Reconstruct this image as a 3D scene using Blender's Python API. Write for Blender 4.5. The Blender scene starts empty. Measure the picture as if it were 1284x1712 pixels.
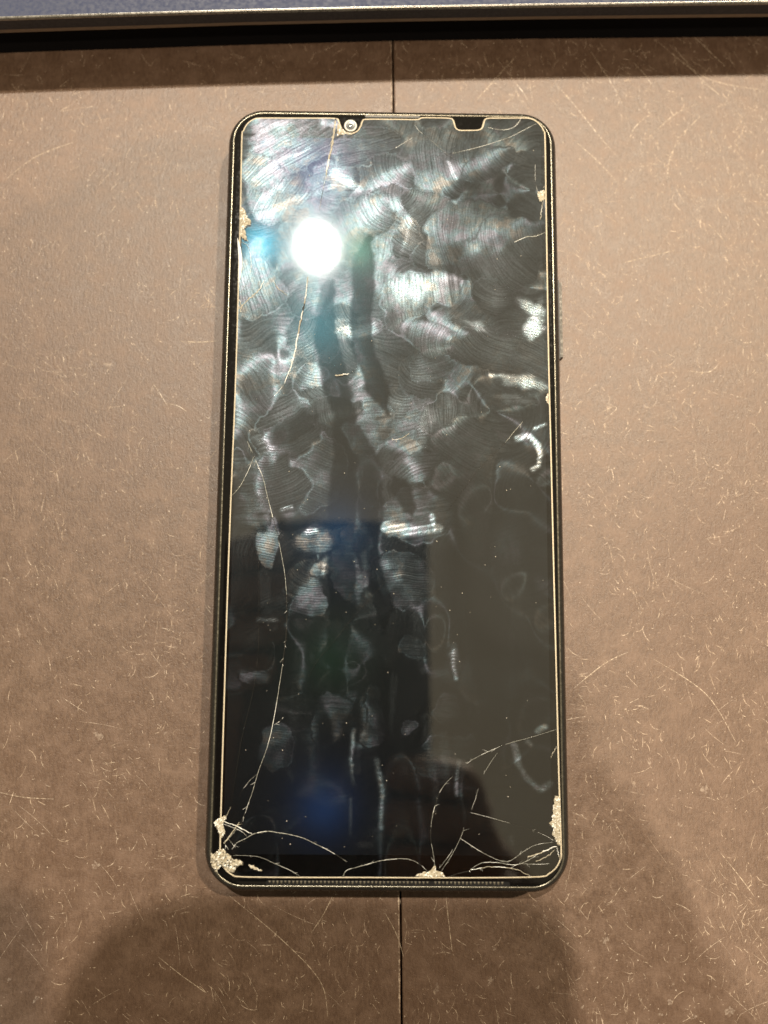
import bpy, bmesh, math, random
import numpy as np
from mathutils import Vector, Matrix

# ---------------------------------------------------------------- scene, camera, light
scene = bpy.context.scene
C = scene.collection
MM = 0.001
CAM = Vector((-2.5, -25.9, 167.8))            # millimetres, table top at z = 0
CROT = [math.radians(a) for a in (6.68, -0.51, 0.47)]
FPX, CX, CY = 1286.0, 642.0, 856.0

cam_d = bpy.data.cameras.new('camera')
cam = bpy.data.objects.new('camera', cam_d)
C.objects.link(cam)
cam.location = CAM * MM
cam.rotation_euler = CROT
cam_d.sensor_fit = 'VERTICAL'
cam_d.sensor_height = 24.0
cam_d.lens = 24.0 * FPX / 1712.0
cam_d.dof.use_dof = True
cam_d.dof.focus_distance = 0.1600
cam_d.dof.aperture_fstop = 5.0
cam_d.clip_start = 0.01
cam_d.clip_end = 50
scene.camera = cam
scene.render.resolution_x, scene.render.resolution_y = 768, 1024
CM = cam.rotation_euler.to_matrix()

w = bpy.data.worlds.new('World')
scene.world = w
w.use_nodes = True
w.node_tree.nodes['Background'].inputs[0].default_value = (1.0, 0.80, 0.51, 1)
w.node_tree.nodes['Background'].inputs[1].default_value = 0.33

scene.view_settings.view_transform = 'Standard'
scene.view_settings.look = 'None'
scene.view_settings.exposure = 0.0
scene.view_settings.gamma = 1.0

def lamp(name, pos, target, radius, power, col, label):
    """a round spot lamp: metal housing with the lit disc in its mouth"""
    root = bpy.data.objects.new(name, None); C.objects.link(root)
    p, t = Vector(pos) * MM, Vector(target) * MM
    root.location = p
    d = (t - p).normalized()
    root.rotation_euler = d.to_track_quat('-Z', 'Y').to_euler()
    root['label'] = label; root['category'] = 'lamp'; root['group'] = 'lamps above the table'
    ld = bpy.data.lights.new('bulb', 'AREA')
    ld.shape = 'DISK'; ld.size = 2 * radius * MM; ld.energy = power; ld.color = col
    lo = bpy.data.objects.new('bulb', ld); C.objects.link(lo); lo.parent = root
    bm = bmesh.new()
    n = 40
    prof = [(radius * 1.02, -0.5), (radius * 1.25, -2), (radius * 1.3, 4), (radius * 1.3, 60), (radius * .9, 70), (0.2, 71)]
    rings = []
    for r, z in prof:
        rings.append([bm.verts.new((r * MM * math.cos(2 * math.pi * k / n), r * MM * math.sin(2 * math.pi * k / n), z * MM)) for k in range(n)])
    for a, b in zip(rings, rings[1:]):
        for k in range(n):
            bm.faces.new((a[k], a[(k + 1) % n], b[(k + 1) % n], b[k]))
    me = bpy.data.meshes.new('housing'); bm.to_mesh(me); bm.free()
    me.materials.append(simple_mat('lamp_metal', (.25, .24, .22), .4, 1))
    h = bpy.data.objects.new('housing', me); C.objects.link(h); h.parent = root
    return root

_mats = {}
def simple_mat(name, col, rough=.5, metal=0.0, spec=.5):
    if name in _mats: return _mats[name]
    m = bpy.data.materials.new(name); m.use_nodes = True
    b = m.node_tree.nodes['Principled BSDF']
    b.inputs['Base Color'].default_value = (*col, 1)
    b.inputs['Roughness'].default_value = rough
    b.inputs['Metallic'].default_value = metal
    b.inputs['Specular IOR Level'].default_value = spec
    _mats[name] = m
    return m

# the brightest lamp is the one mirrored in the screen
lamp('spot_lamp', (-228, 1222, 2450), (-20, 20, 0), 32, 108, (1.0, .90, .74), 'bright small spot lamp mirrored in the phone screen')
lamp('spot_lamp', (1150, 1190, 2450), (0, 0, 0), 42, 92, (1.0, .84, .62), 'weaker spot lamp high to the right of the table')
lamp('spot_lamp', (75, -900, 2500), (0, 0, 0), 36, 42, (1.0, .80, .58), 'spot lamp high behind the photographer')

# ---------------------------------------------------------------- helpers
def at(px, py, z):
    """photograph pixel -> point on the real horizontal plane at height z (mm)"""
    d = CM @ Vector(((px - CX) / FPX, -(py - CY) / FPX, -1.0))
    t = (z - CAM.z) / d.z
    return Vector((CAM.x + d.x * t, CAM.y + d.y * t, z))

def link(name, bm, mat, parent=None, smooth=False, kind=None):
    me = bpy.data.meshes.new(name)
    bm.to_mesh(me); bm.free()
    if smooth:
        for p in me.polygons: p.use_smooth = True
    me.materials.append(mat)
    o = bpy.data.objects.new(name, me); C.objects.link(o)
    if parent: o.parent = parent
    if kind: o['kind'] = kind
    return o

def empty(name, label=None, cat=None, kind=None):
    o = bpy.data.objects.new(name, None); C.objects.link(o)
    o.empty_display_size = .01
    if label: o['label'] = label
    if cat: o['category'] = cat
    if kind: o['kind'] = kind
    return o

def V(p): return (p[0] * MM, p[1] * MM, p[2] * MM)

def rrect(W, H, r, n=10, cx=0, cy=0):
    pts = []
    for sx, sy, a0 in ((1, 1, 0), (-1, 1, 90), (-1, -1, 180), (1, -1, 270)):
        for k in range(n + 1):
            a = math.radians(a0 + 90 * k / n)
            pts.append((cx + sx * (W / 2 - r) + r * math.cos(a), cy + sy * (H / 2 - r) + r * math.sin(a)))
    return pts

def loft(bm, loops, cap0=False, cap1=False):
    vs = [[bm.verts.new(V(p)) for p in lp] for lp in loops]
    n = len(vs[0])
    for a, b in zip(vs, vs[1:]):
        for k in range(n):
            bm.faces.new((a[k], a[(k + 1) % n], b[(k + 1) % n], b[k]))
    if cap0: bm.faces.new(list(reversed(vs[0])))
    if cap1: bm.faces.new(vs[-1])
    return vs

def box(bm, x0, x1, y0, y1, z0, z1, bev=0.0):
    vs = [bm.verts.new(V((x, y, z))) for z in (z0, z1) for x, y in ((x0, y0), (x1, y0), (x1, y1), (x0, y1))]
    for f in ((3, 2, 1, 0), (4, 5, 6, 7), (0, 1, 5, 4), (1, 2, 6, 5), (2, 3, 7, 6), (3, 0, 4, 7)):
        bm.faces.new([vs[i] for i in f])

def smooth_path(pts, sub=6, closed=False):
    """Catmull-Rom through the points"""
    P = [Vector(p) for p in pts]; out = []
    n = len(P)
    rng = range(n if closed else n - 1)
    for i in rng:
        if closed: p0, p1, p2, p3 = P[(i - 1) % n], P[i], P[(i + 1) % n], P[(i + 2) % n]
        else: p0, p1, p2, p3 = P[max(i - 1, 0)], P[i], P[i + 1], P[min(i + 2, n - 1)]
        for k in range(sub):
            t = k / sub
            out.append(0.5 * ((2 * p1) + (-p0 + p2) * t + (2 * p0 - 5 * p1 + 4 * p2 - p3) * t * t + (-p0 + 3 * p1 - 3 * p2 + p3) * t ** 3))
    if not closed: out.append(P[-1])
    return out

def ribbon(bm, pts, widths, z, h, closed=False):
    """a low ridge of triangular section along a path (mm)"""
    n = len(pts); rows = []
    for i in range(n):
        a = pts[(i - 1) % n] if (closed or i > 0) else pts[0]
        b = pts[(i + 1) % n] if (closed or i < n - 1) else pts[-1]
        d = Vector((b[0] - a[0], b[1] - a[1], 0))
        if d.length < 1e-6: d = Vector((1, 0, 0))
        d.normalize(); nn = Vector((-d.y, d.x, 0))
        wd = widths[i] if not isinstance(widths, (int, float)) else widths
        c = Vector((pts[i][0], pts[i][1], 0))
        rows.append((bm.verts.new(V(c + nn * wd / 2 + Vector((0, 0, z)))),
                     bm.verts.new(V(c + Vector((0, 0, z + h)))),
                     bm.verts.new(V(c - nn * wd / 2 + Vector((0, 0, z))))))
    m = n if closed else n - 1
    for i in range(m):
        a, b = rows[i], rows[(i + 1) % n]
        bm.faces.new((a[1], a[0], b[0], b[1])); bm.faces.new((a[2], a[1], b[1], b[2]))

class NT:
    """small node-tree helper"""
    def __init__(s, name):
        s.m = bpy.data.materials.new(name); s.m.use_nodes = True
        s.t = s.m.node_tree; s.t.nodes.clear()
        s.out = s.t.nodes.new('ShaderNodeOutputMaterial')
    def n(s, typ, props=None, **ins):
        nd = s.t.nodes.new(typ)
        for k, v in (props or {}).items(): setattr(nd, k, v)
        for k, v in ins.items():
            key = k.replace('_', ' ')
            sock = nd.inputs[int(k[1:])] if k[0] == 'i' and k[1:].isdigit() else nd.inputs[key]
            if isinstance(v, bpy.types.NodeSocket): s.t.links.new(v, sock)
            else: sock.default_value = v
        return nd
    def math(s, op, a, b=None, clamp=False):
        nd = s.n('ShaderNodeMath', {'operation': op, 'use_clamp': clamp}, i0=a)
        if b is not None:
            if isinstance(b, bpy.types.NodeSocket): s.t.links.new(b, nd.inputs[1])
            else: nd.inputs[1].default_value = b
        return nd.outputs[0]
    def noise(s, vec, scale, detail=4, rough=.6, dist=0.0):
        return s.n('ShaderNodeTexNoise', None, Vector=vec, Scale=scale, Detail=detail, Roughness=rough, Distortion=dist).outputs['Fac']
    def ramp(s, fac, stops):
        nd = s.n('ShaderNodeValToRGB', None, Fac=fac)
        el = nd.color_ramp.elements
        while len(el) < len(stops): el.new(.5)
        for e, (p, c) in zip(el, stops):
            e.position = p; e.color = (*c, 1) if len(c) == 3 else c
        return nd.outputs[0]
    def mapr(s, v, a, b, c, d):
        return s.n('ShaderNodeMapRange', None, i0=v, i1=a, i2=b, i3=c, i4=d).outputs[0]
    def mixc(s, f, a, b):
        nd = s.n('ShaderNodeMix', {'data_type': 'RGBA'})
        for i, v in ((0, f), (6, a), (7, b)):
            if isinstance(v, bpy.types.NodeSocket): s.t.links.new(v, nd.inputs[i])
            else: nd.inputs[i].default_value = v if i == 0 else (*v, 1)
        return nd.outputs[2]
    def scaled(s, sc):
        tc = s.n('ShaderNodeTexCoord')
        return s.n('ShaderNodeMapping', None, Vector=tc.outputs['Object'], Scale=sc).outputs[0]

rnd = random.Random(7)
rng = np.random.default_rng(11)

# ---------------------------------------------------------------- materials
def mat_table():
    t = NT('brown_painted_board')
    mm = t.scaled((1000, 1000, 1000))
    grain = t.noise(t.scaled((1000, 380, 1000)), 1.7, 4, .75)
    fine = t.noise(mm, 2.2, 3, .8)
    mid = t.noise(mm, .22, 5, .65)
    big = t.noise(mm, .02, 3, .55)
    col = t.mixc(t.mapr(grain, .36, .64, 0, 1), (.070, .041, .026), (.116, .073, .048))
    col = t.mixc(t.mapr(mid, .45, .72, 0, .55), col, (.175, .114, .080))
    col = t.mixc(t.mapr(big, .35, .7, 0, .4), col, (.090, .050, .032))
    # tiny pale specks and worn pin marks
    vor = t.n('ShaderNodeTexVoronoi', None, Vector=mm, Scale=.5)
    sp = t.math('LESS_THAN', vor.outputs['Distance'], .075)
    gate = t.math('GREATER_THAN', t.n('ShaderNodeSeparateColor', None, Color=vor.outputs['Color']).outputs[0], .72)
    col = t.mixc(t.math('MULTIPLY', t.math('MULTIPLY', sp, gate), .55), col, (.5, .42, .34))
    vor2 = t.n('ShaderNodeTexVoronoi', None, Vector=mm, Scale=1.1)
    sp2 = t.math('LESS_THAN', vor2.outputs['Distance'], .13)
    gate2 = t.math('GREATER_THAN', t.n('ShaderNodeSeparateColor', None, Color=vor2.outputs['Color']).outputs[1], .8)
    col = t.mixc(t.math('MULTIPLY', t.math('MULTIPLY', sp2, gate2), .35), col, (.45, .36, .28))
    h = t.math('ADD', t.math('MULTIPLY', grain, 1.0), t.math('MULTIPLY', fine, .8))
    bump = t.n('ShaderNodeBump', None, Height=h, Strength=1.0, Distance=.00009)
    b = t.n('ShaderNodeBsdfPrincipled', None, Base_Color=col, Roughness=t.mapr(mid, .3, .7, .40, .52), Normal=bump.outputs[0])
    b.inputs['Specular IOR Level'].default_value = .62
    t.t.links.new(b.outputs[0], t.out.inputs[0])
    return t.m

def mat_marks(name, col, alpha, rough=.45):
    t = NT(name)
    nz = t.noise(t.scaled((1000, 1000, 1000)), 1.3, 3, .7)
    b = t.n('ShaderNodeBsdfPrincipled', None, Roughness=rough)
    b.inputs['Base Color'].default_value = (*col, 1)
    tr = t.n('ShaderNodeBsdfTransparent')
    mx = t.n('ShaderNodeMixShader', None, i0=t.mapr(nz, .40, .60, alpha * .12, alpha), i1=tr.outputs[0], i2=b.outputs[0])
    t.t.links.new(mx.outputs[0], t.out.inputs[0])
    return t.m

def mat_metal(name, col, rough, metal=.8, bump=.3, coat=0.0):
    t = NT(name)
    nz = t.noise(t.scaled((1000, 1000, 1000)), 1.2, 4, .7)
    nf = t.noise(t.scaled((1000, 1000, 1000)), 6, 2, .7)
    bp = t.n('ShaderNodeBump', None, Height=nf, Strength=bump, Distance=.00005)
    b = t.n('ShaderNodeBsdfPrincipled', None, Metallic=metal, Roughness=t.mapr(nz, .35, .7, rough * .75, rough * 1.4), Normal=bp.outputs[0])
    c = t.mixc(t.mapr(nz, .3, .7, 0, 1), [v * .8 for v in col], [min(1, v * 1.2) for v in col])
    t.t.links.new(c, b.inputs['Base Color'])
    b.inputs['Coat Weight'].default_value = coat
    t.t.links.new(b.outputs[0], t.out.inputs[0])
    return t.m

def mat_cover():
    t = NT('black_cover_glass')
    nz = t.noise(t.scaled((1000, 1000, 1000)), 1.5, 5, .75)
    dust = t.mapr(nz, .60, .80, 0, .2)
    b = t.n('ShaderNodeBsdfPrincipled', None, Roughness=t.mapr(nz, .4, .7, .04, .12))
    t.t.links.new(t.mixc(dust, (.003, .003, .003), (.10, .09, .07)), b.inputs['Base Color'])
    t.t.links.new(b.outputs[0], t.out.inputs[0])
    return t.m

def mat_display():
    """black panel under glass; the pixel grid works as a weak grating: tilted, tinted copies of the mirror lobe"""
    t = NT('display_panel')
    base = t.n('ShaderNodeBsdfPrincipled', None, Roughness=.035)
    base.inputs['Base Color'].default_value = (.016, .018, .019, 1)
    base.inputs['Specular IOR Level'].default_value = .5
    last = base.outputs[0]
    geo = t.n('ShaderNodeNewGeometry')
    orders = [((0, 0), (.25, .65, 1.0), .0007, .13), ((.040, 0), (.05, .6, 1.0), 00.00035, .105), ((-.030, 0), (.25, .75, .6), 0.00012, .105),
              ((0, .05), (.1, .6, .9), 0.0005, .17), ((0, -.045), (.25, .35, 1.0), 0.0004, .17),
              ((-.014, .19), (.05, .35, 1.0), 0.00013, .16), ((-.010, .28), (.1, .8, .35), 0.00003, .16),
              ((-.008, .385), (.05, .25, 1.0), 0.00013, .14)]
    for (dx, dy), col, wgt, r in orders:
        nv = t.n('ShaderNodeVectorMath', {'operation': 'NORMALIZE'})
        ad = t.n('ShaderNodeVectorMath', {'operation': 'ADD'}, i0=geo.outputs['Normal'])
        ad.inputs[1].default_value = (dx, dy, 0)
        t.t.links.new(ad.outputs[0], nv.inputs[0])
        g = t.n('ShaderNodeBsdfAnisotropic', None, Roughness=r, Normal=nv.outputs[0])
        g.inputs['Color'].default_value = (*[c * wgt * 2 for c in col], 1)
        a = t.n('ShaderNodeAddShader', None, i0=last, i1=g.outputs[0]); last = a.outputs[0]
    t.t.links.new(last, t.out.inputs[0])
    return t.m

def mat_protector():
    t = NT('greasy_tempered_glass')
    sm = t.n('ShaderNodeAttribute', {'attribute_name': 'smudge'}).outputs['Fac']
    ph = t.n('ShaderNodeAttribute', {'attribute_name': 'ridge_phase'}).outputs['Fac']
    ra = t.n('ShaderNodeAttribute', {'attribute_name': 'ridge_amount'}).outputs['Fac']
    mm = t.scaled((1000, 1000, 1000))
    wob = t.noise(mm, .9, 3, .6)
    ridge = t.math('SINE', t.math('ADD', ph, t.math('MULTIPLY', wob, 3.0)))
    r01 = t.math('MULTIPLY', t.math('ADD', ridge, 1.0), .5)
    fine = t.noise(mm, 2.6, 4, .75)
    streak = t.noise(t.scaled((2600, 240, 1000)), 1.0, 3, .7)
    broken = t.mapr(fine, .36, .66, .62, 1.15)
    # film cover: smudge broken up by ridges and by fine mottling
    f1 = t.math('MULTIPLY', sm, broken)
    lines = t.n('ShaderNodeTexNoise', {'noise_dimensions': '4D'}, Vector=t.scaled((120, 120, 120)), W=t.math('MULTIPLY', ph, .42), Scale=1.0, Detail=4.0, Roughness=.75).outputs['Fac']
    lin = t.mapr(lines, .35, .65, -1.0, 1.0)
    rr = t.math('ADD', t.math('MULTIPLY', t.math('SUBTRACT', r01, .5), t.math('MULTIPLY', t.math('MAXIMUM', t.math('SUBTRACT', ra, .3), 0.0), .55)), t.math('MULTIPLY', lin, t.math('MINIMUM', t.math('MULTIPLY', ra, 1.4), .6)))
    film = t.math('MAXIMUM', t.math('MULTIPLY', f1, t.math('ADD', 1.0, rr)), 0.0)
    film = t.math('ADD', film, t.math('MULTIPLY', t.mapr(streak, .60, .75, 0, .05), 1))
    hgt = t.math('ADD', t.math('MULTIPLY', ridge, t.math('MULTIPLY', ra, .38)), t.math('MULTIPLY', fine, .45))
    bp = t.n('ShaderNodeBump', None, Height=t.math('MULTIPLY', hgt, sm), Strength=1.0, Distance=.000021)
    # clean glass
    fr = t.n('ShaderNodeFresnel', None, IOR=2.1)
    tr = t.n('ShaderNodeBsdfTransparent')
    gl = t.n('ShaderNodeBsdfAnisotropic', None, Roughness=.024)
    gl.inputs['Color'].default_value = (1, 1, 1, 1)
    m1 = t.n('ShaderNodeMixShader', None, i0=fr.outputs[0], i1=tr.outputs[0], i2=gl.outputs[0])
    # broad faint sheen of the oily film, tinted cold
    fl = t.n('ShaderNodeAttribute', {'attribute_name': 'flow'}).outputs['Vector']
    tint = t.ramp(t.noise(t.scaled((300, 300, 300)), .55, 4, .7), [(.25, (.50, .76, 1.0)), (.40, (.82, .80, 1.0)), (.52, (.56, .85, 1.0)), (.64, (1.0, .92, .84)), (.78, (.58, .76, 1.0))])
    g2 = t.n('ShaderNodeBsdfAnisotropic', None, Color=tint, Roughness=.27, Anisotropy=t.math('ADD', t.math('MULTIPLY', t.math('MULTIPLY', ra, 3.3, True), .27), .35), Normal=bp.outputs[0], Tangent=fl)
    g3 = t.n('ShaderNodeBsdfAnisotropic', None, Roughness=.42, Normal=bp.outputs[0])
    g3.inputs['Color'].default_value = (.76, .90, 1.0, 1)
    g4 = t.n('ShaderNodeMixShader', None, i0=.36, i1=g2.outputs[0], i2=g3.outputs[0])
    m2 = t.n('ShaderNodeMixShader', None, i0=t.math('MULTIPLY', film, .058, True), i1=m1.outputs[0], i2=g4.outputs[0])
    t.t.links.new(m2.outputs[0], t.out.inputs[0])
    return t.m

def mat_glass_edge(name, col, rough, mottling=.5):
    t = NT(name)
    nz = t.noise(t.scaled((1000, 1000, 1000)), 2.2, 4, .8)
    c = t.mixc(t.mapr(nz, .35, .65, 0, mottling), col, [v * .35 for v in col])
    bp = t.n('ShaderNodeBump', None, Height=nz, Strength=1.0, Distance=.0003)
    b = t.n('ShaderNodeBsdfPrincipled', None, Base_Color=c, Roughness=rough, Normal=bp.outputs[0])
    t.t.links.new(b.outputs[0], t.out.inputs[0])
    return t.m

M_table = mat_table()
M_cover = mat_cover()
M_display = mat_display()
M_prot = mat_protector()
M_edge = mat_glass_edge('ground_glass_edge', (.62, .54, .40), .3, .2)
M_crack = mat_glass_edge('crack_faces', (.52, .52, .46), .2, 1.0)
M_dust = mat_glass_edge('crushed_glass', (.52, .47, .36), .35, .7)
M_frame = mat_metal('dark_anodised_frame', (.045, .042, .038), .25, .7)
M_lip = mat_metal('frame_lip', (.15, .14, .11), .25, .7)  # lip's highlight put into a lighter colour than the frame
M_button = mat_metal('button_metal', (.030, .026, .021), .4, .3)

# ---------------------------------------------------------------- the table: two boards and their joint
table = empty('table_top', kind='structure')
s0, s1 = at(657, 100, 0), at(671.5, 1700, 0)
def seam_x(y): return s0.x + (s1.x - s0.x) * (y - s0.y) / (s1.y - s0.y)
def board(side):
    bm = bmesh.new()
    Y0, Y1, far, g = -420, 420, 420, .16
    a, b = seam_x(Y0), seam_x(Y1)
    prof = [(g, -18), (g, -.30), (g + .10, -.08), (g + .32, 0)]
    rows = []
    n = 60
    for k in range(n + 1):
        y = Y0 + (Y1 - Y0) * k / n
        x = seam_x(y)
        j = rnd.uniform(-.02, .02)
        rows.append([bm.verts.new(V((x + side * (p + j), y, z))) for p, z in prof] + [bm.verts.new(V((side * far, y, 0))), bm.verts.new(V((side * far, y, -18)))])
    for r0, r1 in zip(rows, rows[1:]):
        for i in range(5):
            f = (r0[i], r1[i], r1[i + 1], r0[i + 1])
            bm.faces.new(f if side > 0 else tuple(reversed(f)))
    bmesh.ops.recalc_face_normals(bm, faces=bm.faces)
    return link('board', bm, M_table, table)
board(-1); board(1)
bm = bmesh.new(); box(bm, -60, 60, -420, 420, -30, -18.05)
link('underlay', bm, simple_mat('dark_underlay', (.02, .015, .012), .8), table)

# scratches, ticks and scuffs worn into the boards, plus a painted sparkle
def mark(bm, x, y, ang, ln, wd, curve):
    k = max(3, min(9, int(ln / 1.2) + 2)); pts = []; px, py = x, y
    for i in range(k):
        pts.append((px, py)); a = ang + curve * (i / (k - 1) - .5)
        px += math.cos(a) * ln / (k - 1); py += math.sin(a) * ln / (k - 1)
    ws = [wd * (.25 + .75 * math.sin(math.pi * (i + .35) / (k - .3))) for i in range(k)]
    ribbon(bm, pts, ws, .004, .012)
from mathutils import noise as mnoise
def worn(x, y): return .5 + .5 * mnoise.fractal(Vector((x * .045, y * .045, 3)), 1, 2, 3)
bms = [bmesh.new() for _ in range(3)]
for i in range(12500):
    x, y = rnd.uniform(-100, 100), rnd.uniform(-132, 112)
    if rnd.random() > .45 + .55 * max(0, min(1, (x + 40) / 120)) : continue
    if worn(x, y) < rnd.uniform(.22, .62): continue
    ln = rnd.choice([.4, .6, .9, 1.3, 2, 3]) * rnd.uniform(.5, 1.3)
    ang = rnd.choice([rnd.uniform(0, math.pi), rnd.gauss(1.5, .35), rnd.gauss(2.1, .3)])
    mark(bms[0] if rnd.random() < .6 else bms[1], x, y, ang, ln, rnd.uniform(.07, .19), rnd.uniform(-1.6, 1.6))
for i in range(420):
    x, y = rnd.uniform(-100, 100), rnd.uniform(-132, 112)
    if rnd.random() > .4 + .6 * (x > 30): continue
    mark(bms[1], x, y, rnd.choice([rnd.uniform(0, math.pi), rnd.gauss(2.2, .25)]), rnd.uniform(4, 11), rnd.uniform(.05, .10), rnd.uniform(-.35, .35))
for i in range(900):                                   # pale ticks painting the lamp's sparkle up on the right
    x, y = rnd.gauss(92, 16), rnd.gauss(70, 18)
    mark(bms[2] if rnd.random() < .3 else bms[0], x, y, rnd.gauss(1.9, .6), rnd.uniform(.5, 2.2), rnd.uniform(.05, .12), rnd.uniform(-1, 1))
for cl in range(130):
    cx_, cy_ = rnd.uniform(-100, 100), rnd.uniform(-132, 112)
    a_ = rnd.uniform(0, 3.1)
    for i in range(rnd.randint(5, 16)):
        mark(bms[rnd.choice((0, 0, 1, 2))], rnd.gauss(cx_, 2.6), rnd.gauss(cy_, 2.6), rnd.gauss(a_, .35), rnd.uniform(.5, 3), rnd.uniform(.05, .14), rnd.uniform(-.6, .6))
for i in range(420):
    mark(bms[2], rnd.uniform(-100, 100), rnd.uniform(-132, 112), rnd.uniform(0, 3.1), rnd.uniform(.15, .7), rnd.uniform(.10, .22), rnd.uniform(-1, 1))
LONG = [[(830, 97), (855, 130), (875, 155), (884, 172)], [(985, 82), (1010, 120), (1035, 160)], [(1060, 105), (1078, 125), (1092, 145)],
        [(1125, 75), (1165, 125), (1210, 165)], [(1160, 60), (1190, 90), (1212, 110)], [(927, 138), (960, 175), (1000, 225), (1030, 260)],
        [(865, 92), (830, 130), (797, 167)], [(760, 60), (770, 70), (782, 80)], [(380, 1495), (470, 1570), (535, 1640), (548, 1700)],
        [(265, 1600), (305, 1632), (345, 1660)], [(255, 640), (270, 662), (282, 683)], [(280, 675), (296, 678), (312, 688)],
        [(960, 235), (1000, 270), (1035, 308)], [(1135, 230), (1120, 265), (1115, 300)], [(1170, 195), (1150, 215), (1135, 230)],
        [(1182, 372), (1200, 390), (1212, 404)], [(1040, 440), (1080, 430), (1130, 418)], [(0, 1325), (40, 1333), (90, 1336)],
        [(1150, 620), (1185, 622), (1205, 605)], [(745, 1495), (750, 1540), (756, 1590)], [(640, 1520), (662, 1560), (675, 1600)],
        [(560, 1490), (540, 1530), (520, 1560)], [(10, 300), (60, 262), (130, 235)], [(300, 570), (330, 572), (365, 570)],
        [(880, 600), (900, 700), (905, 760)][:0], [(1005, 690), (1025, 680), (1030, 685), (1010, 700)], [(1200, 1420), (1240, 1470), (1262, 1500)],
        [(1090, 1100), (1180, 1160), (1230, 1240)], [(960, 1150), (1010, 1110), (1050, 1090)], [(1100, 70), (1180, 130), (1270, 150)],
        [(1175, 170), (1130, 190), (1090, 225)], [(1080, 195), (1060, 215), (1050, 240)]]
for lp in LONG:
    if len(lp) < 2: continue
    pts = smooth_path([at(x, y, 0) for x, y in lp], 8)
    k = len(pts)
    ribbon(bms[2], pts, [.05 + .13 * math.sin(math.pi * (i + .3) / k) * rnd.uniform(.6, 1.1) for i in range(k)], .005, .014)
sp_ = []; ws_ = []
for k in range(400):
    y = 110 - k * .55
    sp_.append(Vector((seam_x(y) - .42 + rnd.uniform(-.03, .03), y, 0)))
    ws_.append(max(.01, rnd.gauss(.16, .09)) * (1.2 if y < -80 else .8))
ribbon(bms[1], sp_, ws_, .003, .012)
for bmx, nm, mt in ((bms[0], 'scratches', mat_marks('fine_scratches_sparkle', (.50, .39, .29), .72)),
                    (bms[1], 'scratches', mat_marks('mid_scratches', (.56, .45, .35), .7)),
                    (bms[2], 'scratches', mat_marks('bright_scratches_sparkle', (.56, .46, .35), .75, .35))):
    link(nm, bmx, mt, table, kind='stuff')
# dried blotches and scuffs
bm = bmesh.new()
BL = [(180, 610, 9), (255, 650, 7), (150, 405, 4), (98, 460, 5), (105, 465, 4), (315, 402, 7), (1078, 178, 8), (950, 205, 5), (1018, 680, 11), (1080, 680, 6),
      (165, 1230, 11), (160, 1448, 8), (730, 1653, 10), (1012, 1572, 9), (1120, 1675, 7), (1178, 1320, 12), (1220, 1690, 10), (820, 1640, 10), (1090, 230, 5), (60, 1670, 8)]
for i in range(170): BL.append((rnd.uniform(0, 1284), rnd.uniform(90, 1712), rnd.uniform(1.5, 5)))
for px, py, r in BL:
    c = at(px, py, 0); r = r / 7.7; n = 22; q = [rnd.uniform(0, 6) for _ in range(4)]
    vs = []
    st = rnd.uniform(.5, 1); aa = rnd.uniform(0, 3)
    for k in range(n):
        a = 2 * math.pi * k / n
        rr = r * (.62 + .22 * math.sin(2 * a + q[0]) + .16 * math.sin(3 * a + q[1]) + .12 * math.sin(5 * a + q[2]) + .1 * math.sin(8 * a + q[3]))
        dx, dy = rr * math.cos(a), rr * math.sin(a) * st
        vs.append(bm.verts.new(V((c.x + dx * math.cos(aa) - dy * math.sin(aa), c.y + dx * math.sin(aa) + dy * math.cos(aa), .003))))
    bm.faces.new(vs)
link('scuff_marks', bm, mat_marks('dried_blotch', (.46, .37, .30), .42, .5), table, kind='stuff')

# ---------------------------------------------------------------- slab beyond the phone
slab = empty('metal_slab', 'blue grey metal slab with a rounded bright rim lying across the table beyond the phone', 'slab')
def line_pts(ptl, z, ext=True):
    ps = [at(x, y, z) for x, y in ptl]
    if ext:
        d = ps[0] - ps[1]; ps.insert(0, ps[0] + d.normalized() * 120)
        d = ps[-1] - ps[-2]; ps.append(ps[-1] + d.normalized() * 120)
    return ps
XS = [0, 120, 250, 400, 640, 900, 1284]
def ycurve(vals): return list(zip(XS, vals))
rim = ycurve([33, 29, 25, 21, 15.5, 11, 6])
low = ycurve([57, 53, 49, 44, 38.5, 34, 30])
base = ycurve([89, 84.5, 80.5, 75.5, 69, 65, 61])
def slab_section(ps_list, name, mat, smooth=True, cap_back=0):
    bm = bmesh.new()
    rows = [[bm.verts.new(V(p)) for p in ps] for ps in ps_list]
    for a, b in zip(rows, rows[1:]):
        for k in range(len(a) - 1): bm.faces.new((a[k], a[k + 1], b[k + 1], b[k]))
    bmesh.ops.recalc_face_normals(bm, faces=bm.faces)
    return link(name, bm, mat, slab, smooth)
ZR, ZL = 14.5, 9.0
R0 = line_pts(rim, ZR); L0 = line_pts(low, ZL)
def off(ps, dy, dz): return [p + Vector((0, dy, dz)) for p in ps]
mid = [r.lerp(l, .60) + Vector((0, -.35, 0)) for r, l in zip(R0, L0)]
mid2 = [r.lerp(l, .62) + Vector((0, -.25, 0)) for r, l in zip(R0, L0)]
M_slabtop = mat_metal('blue_grey_metal', (.018, .025, .058), .62, .1, 0)
M_slabface = mat_metal('dark_blue_metal', (.012, .014, .020), .5, .1)
M_slabrim = mat_metal('bare_rim', (.24, .235, .22), .3, .9)
slab_section([off(R0, 260, .3), off(R0, .5, .3)], 'top_panel', M_slabtop, False)
slab_section([off(R0, .49, .30), off(R0, .25, .26), off(R0, .1, .12), off(R0, .0, -.1), off(R0, -.03, -.3)], 'rim', M_slabrim)
slab_section([off(R0, -.03, -.3), mid], 'front_face', M_slabface)
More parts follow.
